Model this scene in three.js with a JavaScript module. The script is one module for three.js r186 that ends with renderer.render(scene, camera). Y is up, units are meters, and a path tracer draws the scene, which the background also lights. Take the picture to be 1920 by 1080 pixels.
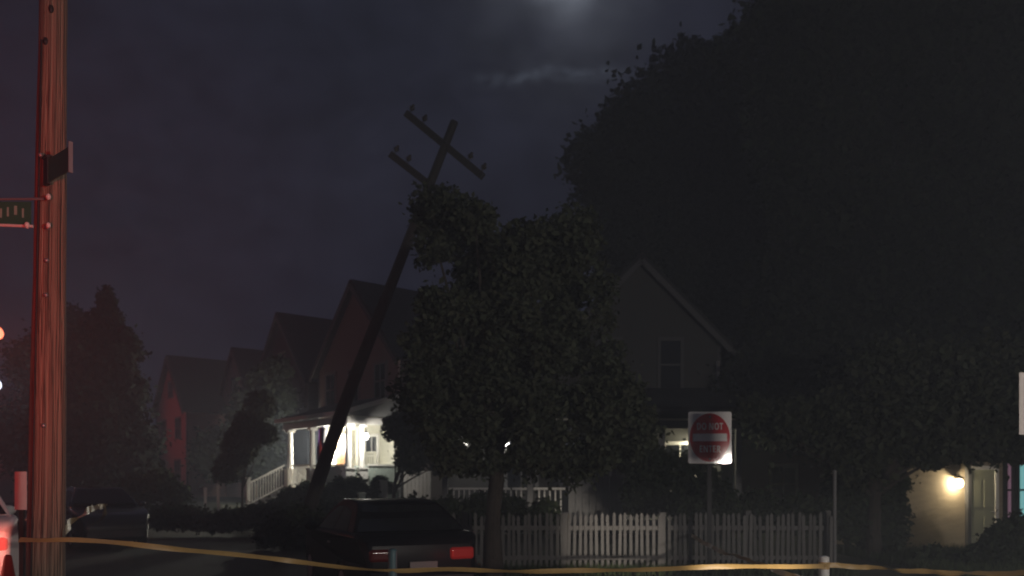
import * as THREE from 'three';
import { mergeGeometries } from 'three/addons/utils/BufferGeometryUtils.js';
import { RoundedBoxGeometry } from 'three/addons/geometries/RoundedBoxGeometry.js';
import { RectAreaLightUniformsLib } from 'three/addons/lights/RectAreaLightUniformsLib.js';
import { ImprovedNoise } from 'three/addons/math/ImprovedNoise.js';

// ------------------------------------------------------------------ camera, sky, lights
const scene = new THREE.Scene();
const EYE = 1.7, F = 1500, HORIZON = 900;                // the lens: focal length and horizon for a frame 1920 wide
const camera = new THREE.PerspectiveCamera(2 * Math.atan(900 / F) * 180 / Math.PI, 1920 / 1800, 0.1, 600);
camera.position.set(0, EYE, 0);
camera.lookAt(0, EYE, -10);
camera.setViewOffset(1920, 1800, 0, 0, 1920, 1080);      // level camera, lens shifted up
camera.updateProjectionMatrix();
camera.focus = 4; camera.userData.fStop = 2.4;            // the phone focused on nothing in particular: all of it is slightly soft

const renderer = new THREE.WebGLRenderer({ antialias: true });
renderer.setSize(1024, 576);
renderer.toneMapping = THREE.LinearToneMapping;
renderer.toneMappingExposure = 1;
renderer.shadowMap.enabled = true;
RectAreaLightUniformsLib.init();

let seed = 12345;
function rnd() { seed = (seed + 0x6d2b79f5) | 0; let t = Math.imul(seed ^ (seed >>> 15), 1 | seed); t = (t + Math.imul(t ^ (t >>> 7), 61 | t)) ^ t; return ((t ^ (t >>> 14)) >>> 0) / 4294967296; }
const rr = (a, b) => a + (b - a) * rnd();
const noise = new ImprovedNoise();
const fbm = (x, y, z, n = 4) => { let s = 0, a = 0.5; for (let i = 0; i < n; i++) { s += a * noise.noise(x, y, z); x *= 2.03; y *= 2.03; z *= 2.03; a *= 0.5; } return s; };
const V = (x, y, z) => new THREE.Vector3(x, y, z);
const MOON = V(105 / F, 945 / F, -1).normalize();
{
  const W = 2048, H = 1024, d = new Float32Array(W * H * 4), v = V(0, 0, 0);
  for (let j = 0; j < H; j++) {
    const el = ((j + 0.5) / H - 0.5) * Math.PI, ce = Math.cos(el);
    for (let i = 0; i < W; i++) {
      const az = ((i + 0.5) / W - 0.5) * 2 * Math.PI;
      v.set(Math.cos(az) * ce, Math.sin(el), Math.sin(az) * ce);
      const hz = Math.exp(-Math.max(0, v.y) * 3.2);
      const n = 1 + 0.6 * fbm(v.x * 4 + 3, v.y * 8, v.z * 4, 5) + 0.4 * fbm(v.x * 22, v.y * 34 + 7, v.z * 22, 4);
      let r = (0.0105 + 0.0060 * hz) * n, g = (0.0118 + 0.0042 * hz) * n, b = (0.0210 + 0.0060 * hz) * n;
      const c = v.dot(MOON);
      if (c > 0.9) {
        const a = Math.acos(Math.min(1, c)) * 180 / Math.PI;
        const t = 0.75 + 0.9 * fbm(v.x * 14, v.y * 22, v.z * 14 + 5, 5);
        const w = (0.42 * Math.exp(-a * a / 2.2) + 0.05 * Math.exp(-a * a / 28)) * Math.max(0.25, t);
        r += w * 0.86; g += w * 0.95; b += w * 1.12;
        // a thin streak of cloud below the moon, lit by it
        const px = v.x / -v.z * F, py = v.y / -v.z * F;   // slope units around the view of the streak
        const cy = 752 + 20 * Math.sin((px - 10) / 70) * 0.6 + 0.0012 * (px - 70) * (px - 70) * 0.4 + 22 * fbm(px / 90, 2.2, 7);
        const th = 12 + 9 * fbm(px / 40, py / 60, 3);
        const k = Math.exp(-Math.pow((py - cy) / th, 2)) * Math.exp(-Math.pow((px - 70) / 135, 4)) * Math.max(0, 0.75 + 2.2 * fbm(px / 24, py / 16, 9));
        r += 0.024 * k; g += 0.029 * k; b += 0.037 * k;
      }
      const o = (j * W + i) * 4, dn = v.y < -0.02 ? 0.35 : 1;
      d[o] = r * dn; d[o + 1] = g * dn; d[o + 2] = b * dn; d[o + 3] = 1;
    }
  }
  const t = new THREE.DataTexture(d, W, H, THREE.RGBAFormat, THREE.FloatType);
  t.mapping = THREE.EquirectangularReflectionMapping; t.magFilter = THREE.LinearFilter; t.minFilter = THREE.LinearFilter; t.needsUpdate = true;
  scene.background = t; scene.environment = t;
}
const moon = new THREE.DirectionalLight(0xcfdcff, 0.075);
moon.name = 'moonlight';
moon.position.copy(MOON).multiplyScalar(120); moon.target.position.set(0, 0, -25);
moon.castShadow = true; moon.shadow.mapSize.set(2048, 2048);
Object.assign(moon.shadow.camera, { left: -60, right: 60, top: 60, bottom: -60, near: 1, far: 260 });
scene.add(moon, moon.target);
scene.fog = new THREE.FogExp2(0xbcc6d4, 0.0070);

// unseen lamps behind the camera, placed to light fence, sign, trees and near pole
const FLOOD = V(9.1, 2.4, 5.0), RED = V(-1.5, 1.62, 0.4);
const flood = new THREE.RectAreaLight(0xfff3e8, 930, 0.66, 0.36);  // out of view, lights fence and foliage and gives the sign its glare
flood.name = 'unseen_flood_lamp_light';
flood.position.copy(FLOOD).add(V(-0.17, -0.0, -0.42).multiplyScalar(0.2)); flood.lookAt(FLOOD.x - 7.4, 2.2, -16);
scene.add(flood);
const SEARCH = V(4.05, 1.68, 3.1);                       // unseen search lamp on a car roof, placed for the pool on the gate
const search = new THREE.SpotLight(0xfff0dc, 640, 0, 0.068, 0.5);
search.name = 'unseen_search_lamp_light';
search.target.position.set(1.95, 0.58, -15); search.position.copy(search.target.position).sub(SEARCH).normalize().multiplyScalar(0.06).add(SEARCH);
search.castShadow = true; search.shadow.radius = 3;
scene.add(search, search.target);
const red = new THREE.SpotLight(0xff3024, 98, 0, 0.42, 0.85);  // out of view, placed to redden the near pole
red.name = 'unseen_red_beacon_light';
red.position.copy(RED).add(V(-0.07, 0.02, -0.16)); red.target.position.set(-5.0, 4.0, -7.5); red.castShadow = true; red.shadow.radius = 3;
scene.add(red, red.target);

// ------------------------------------------------------------------ helpers
const used = new Map();
function numbered(n) { const k = used.get(n) ?? 0; used.set(n, k + 1); return k ? n + '_' + String(k).padStart(3, '0') : n; }
function shadow(o) { o.traverse((m) => { if (m.isMesh) { m.castShadow = true; m.receiveShadow = true; } }); return o; }
function thing(name, label, category, pos = [0, 0, 0], turn = 0, group) {
  const o = new THREE.Group(); o.name = numbered(name); o.position.set(...pos); o.rotation.y = turn;
  o.userData = { label, category }; if (group) o.userData.group = group;
  scene.add(o); return o;
}
function merged(list) {
  const gs = (Array.isArray(list) ? list : [list]).map((g) => { g = g.index ? g.toNonIndexed() : g.clone(); for (const k of Object.keys(g.attributes)) if (!['position', 'normal', 'uv', 'color'].includes(k)) g.deleteAttribute(k); if (!g.attributes.uv) g.setAttribute('uv', new THREE.BufferAttribute(new Float32Array(g.attributes.position.count * 2), 2)); return g; });
  return gs.length > 1 ? mergeGeometries(gs) : gs[0];
}
function part(parent, name, geo, mat) { const m = new THREE.Mesh(merged(geo), mat); m.name = name; parent.add(m); return m; }
function one(name, label, category, geo, mat, group) { const m = part(scene, numbered(name), geo, mat); m.userData = { label, category }; if (group) m.userData.group = group; return m; }
function struct(name, geo, mat) { const m = part(scene, numbered(name), geo, mat); m.userData.kind = 'structure'; return m; }
const at = (px, py, d) => V((px - 960) / F * d, EYE - (py - HORIZON) / F * d, -d);    // where a sight line stands at a real distance
function bx(w, h, d, x = 0, y = 0, z = 0) { return new THREE.BoxGeometry(w, h, d).translate(x, y, z); }
function span(x0, x1, y0, y1, z0, z1) { return bx(x1 - x0, y1 - y0, z1 - z0, (x0 + x1) / 2, (y0 + y1) / 2, (z0 + z1) / 2); }
function rod(a, b, r0, r1 = r0, seg = 8) {
  const dir = b.clone().sub(a), g = new THREE.CylinderGeometry(r1, r0, dir.length(), seg, 1);
  g.applyQuaternion(new THREE.Quaternion().setFromUnitVectors(V(0, 1, 0), dir.clone().normalize()));
  return g.translate((a.x + b.x) / 2, (a.y + b.y) / 2, (a.z + b.z) / 2);
}
function beam(a, b, w, h) {                                  // a box bar from a to b
  const dir = b.clone().sub(a), len = dir.length(), g = new THREE.BoxGeometry(len, h, w);
  const x = dir.normalize(), z = V(0, 1, 0).cross(x).negate().normalize(), y = z.clone().cross(x);
  g.applyMatrix4(new THREE.Matrix4().makeBasis(x, y, z));
  return g.translate((a.x + b.x) / 2, (a.y + b.y) / 2, (a.z + b.z) / 2);
}
function taper(pts, radii, seg = 8, rough = 0) {             // a limb through points with radii
  const c = new THREE.CatmullRomCurve3(pts), n = Math.max(6, pts.length * 4), fr = c.computeFrenetFrames(n, false), pos = [], idx = [], uv = [];
  for (let i = 0; i <= n; i++) {
    const t = i / n, p = c.getPoint(t), k = t * (radii.length - 1), a = Math.min(radii.length - 2, Math.floor(k)), r = radii[a] + (radii[a + 1] - radii[a]) * (k - a);
    for (let j = 0; j <= seg; j++) {
      const an = j / seg * Math.PI * 2, q = r * (1 + rough * noise.noise(Math.cos(an) * 2 + p.x, p.y * 1.5, Math.sin(an) * 2 + p.z));
      pos.push(p.x + q * (fr.normals[i].x * Math.cos(an) + fr.binormals[i].x * Math.sin(an)), p.y + q * (fr.normals[i].y * Math.cos(an) + fr.binormals[i].y * Math.sin(an)), p.z + q * (fr.normals[i].z * Math.cos(an) + fr.binormals[i].z * Math.sin(an)));
      uv.push(j / seg, t * c.getLength());
      if (i < n && j < seg) { const o = i * (seg + 1) + j; idx.push(o, o + seg + 1, o + 1, o + 1, o + seg + 1, o + seg + 2); }
    }
  }
  const g = new THREE.BufferGeometry(); g.setAttribute('position', new THREE.Float32BufferAttribute(pos, 3)); g.setAttribute('uv', new THREE.Float32BufferAttribute(uv, 2)); g.setIndex(idx); g.computeVertexNormals(); return g;
}
function prism(pts, depth) { const s = new THREE.Shape(pts.map((p) => new THREE.Vector2(p[0], p[1]))); return new THREE.ExtrudeGeometry(s, { depth, bevelEnabled: false }); }
function globe(r, x, y, z, sy = 1) { return new THREE.SphereGeometry(r, 18, 12).scale(1, sy, 1).translate(x, y, z); }

// ------------------------------------------------------------------ materials
function tex(w, h, f, srgb = true) {
  const d = new Uint8Array(w * h * 4);
  for (let y = 0; y < h; y++) for (let x = 0; x < w; x++) { const c = f(x / w, y / h), o = (y * w + x) * 4; for (let k = 0; k < 3; k++) d[o + k] = Math.max(0, Math.min(255, (srgb ? Math.pow(Math.max(0, c[k]), 1 / 2.2) : c[k]) * 255)); d[o + 3] = 255; }
  const t = new THREE.DataTexture(d, w, h); t.magFilter = THREE.LinearFilter; t.wrapS = t.wrapT = THREE.RepeatWrapping; if (srgb) t.colorSpace = THREE.SRGBColorSpace; t.needsUpdate = true; return t;
}
const loop = (x, y, s, z) => { const a = x * Math.PI * 2, b = y * Math.PI * 2; return fbm(Math.cos(a) * s, Math.sin(a) * s + Math.cos(b) * s * 1.3, Math.sin(b) * s * 1.3 + z, 5); };
const mottled = (r, g, b, k, s, z) => tex(256, 256, (x, y) => { const n = 1 + k * loop(x, y, s, z) + k * 0.35 * (rnd() - 0.5); return [r * n, g * n, b * n]; });
const grainBump = tex(256, 256, (x, y) => { const n = 0.5 + 0.5 * loop(x, y, 5, 4) + 0.2 * (rnd() - 0.5); return [n, n, n]; }, false);
const M = (r, g, b, o = {}) => { const m = new THREE.MeshStandardMaterial({ roughness: 0.8, ...o }); m.color.setRGB(r, g, b); return m; };
const mapped = (t, o = {}) => new THREE.MeshStandardMaterial({ map: t, roughness: 0.85, ...o });
const woodTex = (r, g, b, k, z) => tex(256, 512, (x, y) => {
  const a = x * Math.PI * 2, c = Math.cos(a), s = Math.sin(a), st = Math.cos(y * Math.PI * 2);
  const n = fbm(c * 7, s * 7, st * 0.9 + z, 5), crack = Math.pow(Math.max(0, 1 - Math.abs(fbm(c * 3.2, s * 3.2, st * 0.35 + z + 9, 3)) * 14), 2);
  const v = (1 + k * n) * (1 - 0.65 * crack); return [r * v, g * v, b * v];
});
const MAT = {
  grass: mapped(mottled(0.032, 0.04, 0.024, 0.9, 3, 1), { roughness: 1 }),
  asphalt: new THREE.MeshPhysicalMaterial({ map: mottled(0.042, 0.042, 0.044, 0.6, 6, 2), roughness: 1, specularIntensity: 0.3, bumpMap: grainBump, bumpScale: 0.004 }),
  concrete: mapped(mottled(0.22, 0.21, 0.19, 0.5, 4, 3)),
  pole: mapped(woodTex(0.24, 0.18, 0.13, 1.5, 1), { bumpMap: woodTex(0.6, 0.6, 0.6, 0.9, 1), bumpScale: 0.03, roughness: 0.9 }),
  oldpole: mapped(woodTex(0.045, 0.04, 0.036, 0.7, 5), { roughness: 0.95 }),
  bark: mapped(woodTex(0.05, 0.04, 0.033, 0.9, 8), { roughness: 1 }),
  white: mapped(mottled(0.7, 0.69, 0.66, 0.16, 4, 6), { roughness: 0.6 }),
  trim: mapped(mottled(0.5, 0.49, 0.47, 0.2, 4, 7), { roughness: 0.6 }),
  darkTrim: mapped(mottled(0.1, 0.1, 0.1, 0.4, 4, 19), { roughness: 0.8 }),
  greyPaint: mapped(mottled(0.2, 0.2, 0.2, 0.6, 4, 9), { roughness: 0.8 }),
  sage: mapped(mottled(0.36, 0.42, 0.38, 0.15, 4, 10), { roughness: 0.7 }),
  tan: mapped(mottled(0.22, 0.18, 0.16, 0.3, 3, 11)),
  cream: mapped(mottled(0.64, 0.63, 0.54, 0.2, 3, 12)),
  beige: mapped(mottled(0.36, 0.3, 0.21, 0.3, 3, 13), { roughness: 0.9, bumpMap: grainBump, bumpScale: 0.006 }),
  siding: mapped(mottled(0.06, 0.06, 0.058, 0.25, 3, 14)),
  redwall: mapped(mottled(0.5, 0.34, 0.3, 0.3, 3, 15)),
  brick: mapped(mottled(0.12, 0.06, 0.045, 0.5, 5, 16)),
  roof: mapped(mottled(0.025, 0.025, 0.028, 0.6, 6, 17), { roughness: 0.95 }),
  glass: M(0.015, 0.017, 0.02, { roughness: 0.08 }),
  steel: M(0.32, 0.32, 0.33, { roughness: 0.45, metalness: 0.6 }),
  iron: M(0.03, 0.03, 0.032, { roughness: 0.6, metalness: 0.4 }),
  door: mapped(woodTex(0.3, 0.15, 0.06, 0.5, 20), { roughness: 0.5 }),
  doorPale: mapped(mottled(0.36, 0.37, 0.27, 0.15, 3, 21), { roughness: 0.5 }),
  rubber: M(0.015, 0.015, 0.015, { roughness: 0.9 }),
  tape: mapped(mottled(0.5, 0.33, 0.12, 0.45, 4, 22), { roughness: 0.45, side: THREE.DoubleSide }),
  porcelain: M(0.07, 0.06, 0.055, { roughness: 0.3 }),
};
const leafMat = (r, g, b) => { const m = new THREE.MeshPhysicalMaterial({ roughness: 0.95, specularIntensity: 0.25, side: THREE.DoubleSide, vertexColors: true }); m.color.setRGB(r, g, b); return m; };
const LEAF = { dark: leafMat(0.036, 0.044, 0.032), mid: leafMat(0.056, 0.064, 0.044), fir: leafMat(0.024, 0.032, 0.028), bush: leafMat(0.042, 0.055, 0.034) };
const glow = (r, g, b, e) => { const m = M(0.8, 0.8, 0.8, { roughness: 0.4 }); m.emissive.setRGB(r, g, b); m.emissiveIntensity = e; return m; };

// ------------------------------------------------------------------ ground, streets
const u = V(-0.643, 0, -0.766), w = V(0.766, 0, -0.643);                     // along the side street, and away from it to the right
{
  const sheet = (pts, y, name, mat, scale = 3) => {
    const g = new THREE.ShapeGeometry(new THREE.Shape(pts.map((p) => new THREE.Vector2(p[0], -p[1]))));
    g.rotateX(-Math.PI / 2).translate(0, y, 0);
    const p = g.attributes.position, uv = g.attributes.uv;
    for (let i = 0; i < p.count; i++) uv.setXY(i, p.getX(i) / scale, p.getZ(i) / scale);
    return struct(name, g, mat);
  };
  sheet([[-300, 80], [300, 80], [300, -400], [-300, -400]], 0, 'ground', MAT.grass);
  // the cross street in front of the fence, and the side street that runs off to the left
  sheet([[-60, 14], [60, 14], [60, -11.2], [-6.2, -11.2], [-9.0, -13.4], [-62, -76.6], [-72, -68], [-24, -11], [-60, -10]], 0.004, 'road', MAT.asphalt);
  const slab = (pts, h, name, mat) => { const g = prism(pts.map((p) => [p[0], -p[1]]), h); g.rotateX(-Math.PI / 2); const p = g.attributes.position, uv = g.attributes.uv; for (let i = 0; i < p.count; i++) uv.setXY(i, p.getX(i) / 2 + p.getY(i), p.getZ(i) / 2); return struct(name, g, mat); };
  slab([[-5.6, -11.25], [60, -11.25], [60, -11.4], [-5.6, -11.4]], 0.13, 'kerb', MAT.concrete);
  slab([[-4.5, -12.3], [60, -12.3], [60, -13.7], [-4.5, -13.7]], 0.05, 'pavement', MAT.concrete);
  // the lot of the porch house is banked up above the street
  const lot = [];
  const c = V(-4.2, 0, -30);
  const P = (a, b) => { const q = c.clone().addScaledVector(u, a).addScaledVector(w, b); return [q.x, -q.z]; };
  const g = new THREE.ExtrudeGeometry(new THREE.Shape([P(-3.4, -3.0), P(45, -3.0), P(45, 16), P(-3.4, 16)].map((p) => new THREE.Vector2(...p))), { depth: 0.05, bevelEnabled: true, bevelThickness: 0.58, bevelSize: 1.4, bevelSegments: 3 });
  g.rotateX(-Math.PI / 2);
  const uv = g.attributes.uv, p = g.attributes.position; for (let i = 0; i < p.count; i++) uv.setXY(i, p.getX(i) / 3, p.getZ(i) / 3);
  struct('lawn', g, MAT.grass);
}

// ------------------------------------------------------------------ houses
// walls with a gable towards local +z; the origin stands on the ground in the middle of the front
function gableHouse(o, { L, D, eave, apex, wall, base = 0, over = 0.35, trim = MAT.trim, rake = 0.16 }) {
  const h = L / 2;
  part(o, 'wall', prism([[-h, base], [h, base], [h, eave], [0, apex], [-h, eave]], D).translate(0, 0, -D), wall);
  const sl = (apex - eave) / h, ang = Math.atan(sl), len = (h + over) / Math.cos(ang), roof = [];
  for (const s of [-1, 1]) {
    const g = bx(len, 0.14, D + 2 * over); g.rotateZ(-s * ang); const m = (h + over) / 2;
    g.translate(s * m, apex - sl * m + 0.075 / Math.cos(ang), -D / 2); roof.push(g);
    const t = bx(len, rake, 0.05); t.rotateZ(-s * ang);
    part(o, 'rake_board', t.translate(s * m, apex - sl * m - 0.07, over + 0.03), trim);
    part(o, 'corner_board', span(s > 0 ? h - 0.08 : -h - 0.02, s > 0 ? h + 0.02 : -h + 0.08, base, eave - 0.1, -0.07, 0.02), trim);
  }
  part(o, 'roof', roof, MAT.roof);
}
function windowAt(o, x, y, wd, ht, z = 0, turn = 0, pane = MAT.glass, trim = MAT.trim, cross = true) {
  const f = [bx(wd + 0.2, 0.11, 0.07, 0, ht / 2 + 0.05, 0.03), bx(wd + 0.26, 0.07, 0.12, 0, -ht / 2 - 0.035, 0.05)];
  for (const s of [-1, 1]) f.push(bx(0.1, ht, 0.06, s * (wd / 2 + 0.05), 0, 0.028));
  f.push(bx(wd, 0.05, 0.045, 0, 0, 0.024)); if (cross) f.push(bx(0.03, ht, 0.035, 0, 0, 0.02));
  const m = part(o, 'window', f, trim); m.position.set(x, y, z); m.rotation.y = turn;
  part(m, 'pane', bx(wd, ht, 0.02, 0, 0, 0.004), pane);
  return m;
}
function doorAt(o, x, y0, wd, ht, z, mat, trim = MAT.white, jamb = trim) {
  const d = part(o, 'door', [bx(wd, ht, 0.05, 0, ht / 2, 0.03), bx(wd * 0.32, ht * 0.34, 0.02, -wd * 0.22, ht * 0.7, 0.058), bx(wd * 0.32, ht * 0.34, 0.02, wd * 0.22, ht * 0.7, 0.058), bx(wd * 0.32, ht * 0.3, 0.02, -wd * 0.22, ht * 0.26, 0.058), bx(wd * 0.32, ht * 0.3, 0.02, wd * 0.22, ht * 0.26, 0.058)], mat);
  d.position.set(x, y0, z);
  part(d, 'jamb', bx(0.1, ht + 0.1, 0.09, -wd / 2 - 0.052, ht / 2 + 0.05, 0.045), jamb); part(d, 'frame', [bx(0.1, ht + 0.1, 0.09, wd / 2 + 0.052, ht / 2 + 0.05, 0.045), bx(wd + 0.004, 0.1, 0.09, 0, ht + 0.052, 0.045)], trim);
  part(d, 'handle', globe(0.035, wd * 0.4, ht * 0.47, 0.09), MAT.steel);
  return d;
}
function lampAt(name, label, pos, rgb, power, r, dirOut, group, bracket = true) {  // a wall lantern: bracket, cap, glowing globe and its light
  const t = thing(name, label, 'lamp', [pos.x, pos.y, pos.z], 0, group);
  part(t, 'bulb', globe(r, 0, 0, 0, 1.2), glow(...rgb, 9));
  part(t, 'cap', new THREE.ConeGeometry(r * 1.35, r * 0.9, 12).translate(0, r * 1.65, 0), MAT.iron);
  if (bracket) part(t, 'bracket', [rod(V(0, r * 2.0, 0), dirOut.clone().multiplyScalar(-1).setY(r * 2.0), 0.012), rod(V(0, r * 1.9, 0), V(0, r * 2.3, 0), 0.02)], MAT.iron);
  else part(t, 'stem', rod(V(0, r * 2.0, 0), V(0, r * 2.0 + 0.35, 0), 0.012), MAT.iron);
  const l = new THREE.PointLight(new THREE.Color().setRGB(...rgb), power); l.name = name + '_light'; l.position.set(0, 0, 0); l.castShadow = true; l.shadow.radius = 3; t.add(l);
  return t;
}
// white balusters between two points at floor height, with top and bottom rail
function balustrade(o, a, b, h, mat, drop = 0, gap = 0.13) {
  const up = V(0, 1, 0), n = Math.round(a.distanceTo(b) / gap);
  part(o, 'rail', beam(a.clone().setY(a.y + h), b.clone().setY(b.y + h), 0.08, 0.06), mat); part(o, 'rail', beam(a.clone().setY(a.y + 0.1), b.clone().setY(b.y + 0.1), 0.05, 0.05), mat);
  for (let i = 1; i < n; i++) { const p = a.clone().lerp(b, i / n); part(o, 'baluster', bx(0.035, h - 0.15, 0.035, p.x, p.y + 0.1 + (h - 0.13) / 2, p.z), mat); }
}
const NEAR = V(-4.2, 0, -30);
const lotPoint = (a, b, y = 0) => NEAR.clone().addScaledVector(u, a).addScaledVector(w, b).setY(y);
const TURN = -50 * Math.PI / 180;

// the house with the lit porch
const porchHouse = (() => {
  const L = 6.6, p = lotPoint(L / 2, 0);
  const o = thing('porch_house', 'tall gabled house whose brightly lit white front porch stands behind the leaning pole', 'house', [p.x, 0, p.z], TURN, 'houses along the side street');
  gableHouse(o, { L, D: 10, eave: 6.4, apex: 9.66, wall: MAT.tan, over: 0.3, trim: MAT.darkTrim });
  // a cream board lining of the wall under the porch roof
  part(o, 'porch_wall', span(-3.2, 3.2, 1.4, 4.05, 0.005, 0.03), MAT.cream);
  const z = 2.2, x0 = -3.1, x1 = 3.3;
  part(o, 'porch_floor', [span(x0, x1, 1.28, 1.4, 0.03, z)], MAT.greyPaint);
  for (let i = 0; i < 32; i++) part(o, 'skirting_board', span(x0 + i * 0.2, x0 + i * 0.2 + 0.185, 0.55, 1.26, z - 0.1, z - 0.075), MAT.sage);
  for (let i = 0; i < 11; i++) part(o, 'skirting_board', span(x1 - 0.1, x1 - 0.075, 0.55, 1.26, i * 0.19 + 0.04, i * 0.19 + 0.215), MAT.sage);
  const rs = 0.76 / 2.4, roof = bx(5.6, 0.1, 2.75); roof.rotateX(Math.atan(rs));
  part(o, 'porch_roof', roof.translate(0.62, 4.50, 1.22), MAT.roof);
  part(o, 'porch_ceiling', span(-2.1, 3.3, 3.98, 4.02, 0.03, z), MAT.cream);
  part(o, 'porch_beam', [span(-2.1, 3.35, 3.72, 3.97, z - 0.14, z + 0.02), span(3.2, 3.35, 3.72, 3.97, 0.03, z - 0.15)], MAT.trim);
  const end = prism([[0, 4.03], [2.35, 4.03], [2.35, 4.09], [0, 4.84]], 0.06); end.rotateY(-Math.PI / 2); part(o, 'porch_gable', end.translate(3.34, 0, 0), MAT.greyPaint);
  const bar = bx(0.07, 0.16, 2.75); bar.rotateX(Math.atan(rs)); part(o, 'fascia', bar.translate(3.46, 4.49, 1.22), MAT.trim);
  part(o, 'fascia', span(-2.2, 3.4, 4.0, 4.16, 2.5, 2.55), MAT.trim);
  for (const [cx, cz] of [[3.15, z - 0.12], [0.3, z - 0.12], [-1.7, z - 0.12], [3.15, 1.55]]) {
    const c = part(o, 'column', [new THREE.CylinderGeometry(0.09, 0.13, 1.62, 4, 1).rotateY(Math.PI / 4).translate(cx, 2.91, cz)], MAT.white);
    part(c, 'pedestal', [bx(0.36, 0.72, 0.36, cx, 1.76, cz), bx(0.42, 0.06, 0.42, cx, 2.125, cz)], MAT.white); part(c, 'capital', bx(0.3, 0.09, 0.3, cx, 3.67, cz), MAT.white);
  }
  balustrade(o, V(0.1, 1.4, z - 0.12), V(-1.5, 1.4, z - 0.12), 0.88, MAT.white);
  for (let i = 0; i < 14; i++) part(o, 'rail_board', span(0.52 + i * 0.175, 0.52 + i * 0.175 + 0.16, 1.46, 2.22, z - 0.15, z - 0.125), MAT.sage);
  part(o, 'rail_cap', [span(0.5, 2.95, 2.225, 2.28, z - 0.2, z - 0.06)], MAT.white);
  for (let i = 0; i < 11; i++) part(o, 'rail_board', span(3.13, 3.155, 1.46, 2.22, 0.05 + i * 0.165, 0.05 + i * 0.165 + 0.15), MAT.sage);
  part(o, 'rail_cap', [span(3.07, 3.2, 2.225, 2.28, 0.05, 1.3)], MAT.white);
  // steps and their railing at the far end of the porch
  for (let i = 0; i < 5; i++) part(o, 'step', span(-3.1, -1.95, 0.5, 1.25 - i * 0.16, z + i * 0.29 + 0.003, z + (i + 1) * 0.29), MAT.greyPaint);
  balustrade(o, V(-1.88, 1.38, z + 0.05), V(-1.88, 0.66, z + 1.5), 0.92, MAT.white, 0, 0.12);
  part(o, 'newel', [bx(0.14, 1.15, 0.14, -1.88, 1.18, z + 1.55), bx(0.18, 0.05, 0.18, -1.88, 1.78, z + 1.55)], MAT.white);
  doorAt(o, -1.05, 1.4, 0.92, 2.1, 0.03, MAT.door, MAT.white);
  windowAt(o, -2.55, 2.6, 0.7, 1.5, 0.03, 0, MAT.glass, MAT.white);
  windowAt(o, 1.3, 2.65, 0.9, 1.5, 0.03, 0, MAT.glass, MAT.white);
  for (const q of [1.9, -0.2, -2.2]) windowAt(o, q, 5.55, 0.8, 1.3, 0, 0, MAT.glass, MAT.greyPaint);
  windowAt(o, 3.3, 5.4, 0.8, 1.4, -2.5, Math.PI / 2); windowAt(o, 3.3, 5.4, 0.8, 1.4, -6, Math.PI / 2);
  part(o, 'downpipe', rod(V(3.36, 4.9, 0.06), V(3.36, 6.35, 0.06), 0.045), MAT.white);
  return o;
})();
const onPorch = (x, y, z) => porchHouse.localToWorld(V(x, y, z));
porchHouse.updateMatrixWorld(true);
lampAt('porch_lamp', 'glaring white porch lamp on the wall beside the wooden front door', onPorch(-1.75, 3.2, 0.36), [1, 0.95, 0.82], 80, 0.13, V(-0.766, 0, 0.643).multiplyScalar(0.33));
lampAt('hanging_porch_lamp', 'small white lamp hanging at the right end of the lit porch above its pale panel', onPorch(3.75, 3.25, 1.7), [1, 0.95, 0.84], 12, 0.1, V(0, 0, 0), undefined, false);  // hung outside the porch end, placed to light the pale panel
{ // flag on the near corner of the porch
  const p = onPorch(2.75, 3.35, 2.3), t = thing('flag', 'purple, red and blue flag hanging limp at the corner of the lit porch', 'flag', [p.x, p.y, p.z], TURN);
  part(t, 'pole', [rod(V(0, -0.25, -0.15), V(0.1, 0.25, 0.75), 0.015)], MAT.steel);
  const cols = [M(0.18, 0.05, 0.3), M(0.42, 0.03, 0.03), M(0.06, 0.1, 0.35), M(0.6, 0.6, 0.62)];
  for (let k = 0; k < 4; k++) {
    const g = new THREE.PlaneGeometry(0.22, 1.5, 8, 14), q = g.attributes.position;
    for (let i = 0; i < q.count; i++) { const x = q.getX(i) + k * 0.2 - 0.3, y = q.getY(i) - 0.75; q.setXYZ(i, 0.1 + x * 0.55 + 0.05 * Math.sin(y * 2 + k), y + 0.25 - 0.2 * Math.abs(x), 0.65 + 0.07 * Math.sin(x * 22 + y * 2.2)); }
    g.computeVertexNormals(); const m = cols[k]; m.side = THREE.DoubleSide; part(t, 'cloth', g, m);
  }
}
{ // chair on the porch
  const p = onPorch(2.2, 1.4, 0.8), t = thing('porch_chair', 'pale slatted chair standing at the near end of the lit porch', 'chair', [p.x, p.y, p.z], TURN + 0.5);
  part(t, 'seat', bx(0.5, 0.05, 0.48, 0, 0.62, 0), MAT.cream);
  for (let i = 0; i < 5; i++) part(t, 'slat', bx(0.06, 0.66, 0.02, -0.2 + i * 0.1, 1.0, -0.22), MAT.cream);
  part(t, 'back_frame', [bx(0.56, 0.07, 0.04, 0, 1.35, -0.23), bx(0.05, 0.72, 0.04, -0.265, 1.0, -0.225), bx(0.05, 0.72, 0.04, 0.265, 1.0, -0.225)], MAT.cream);
  for (const [x, z] of [[-0.22, -0.2], [0.22, -0.2], [-0.22, 0.2], [0.22, 0.2]]) part(t, 'leg', bx(0.045, 0.6, 0.045, x, 0.3, z), MAT.cream);
}
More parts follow.
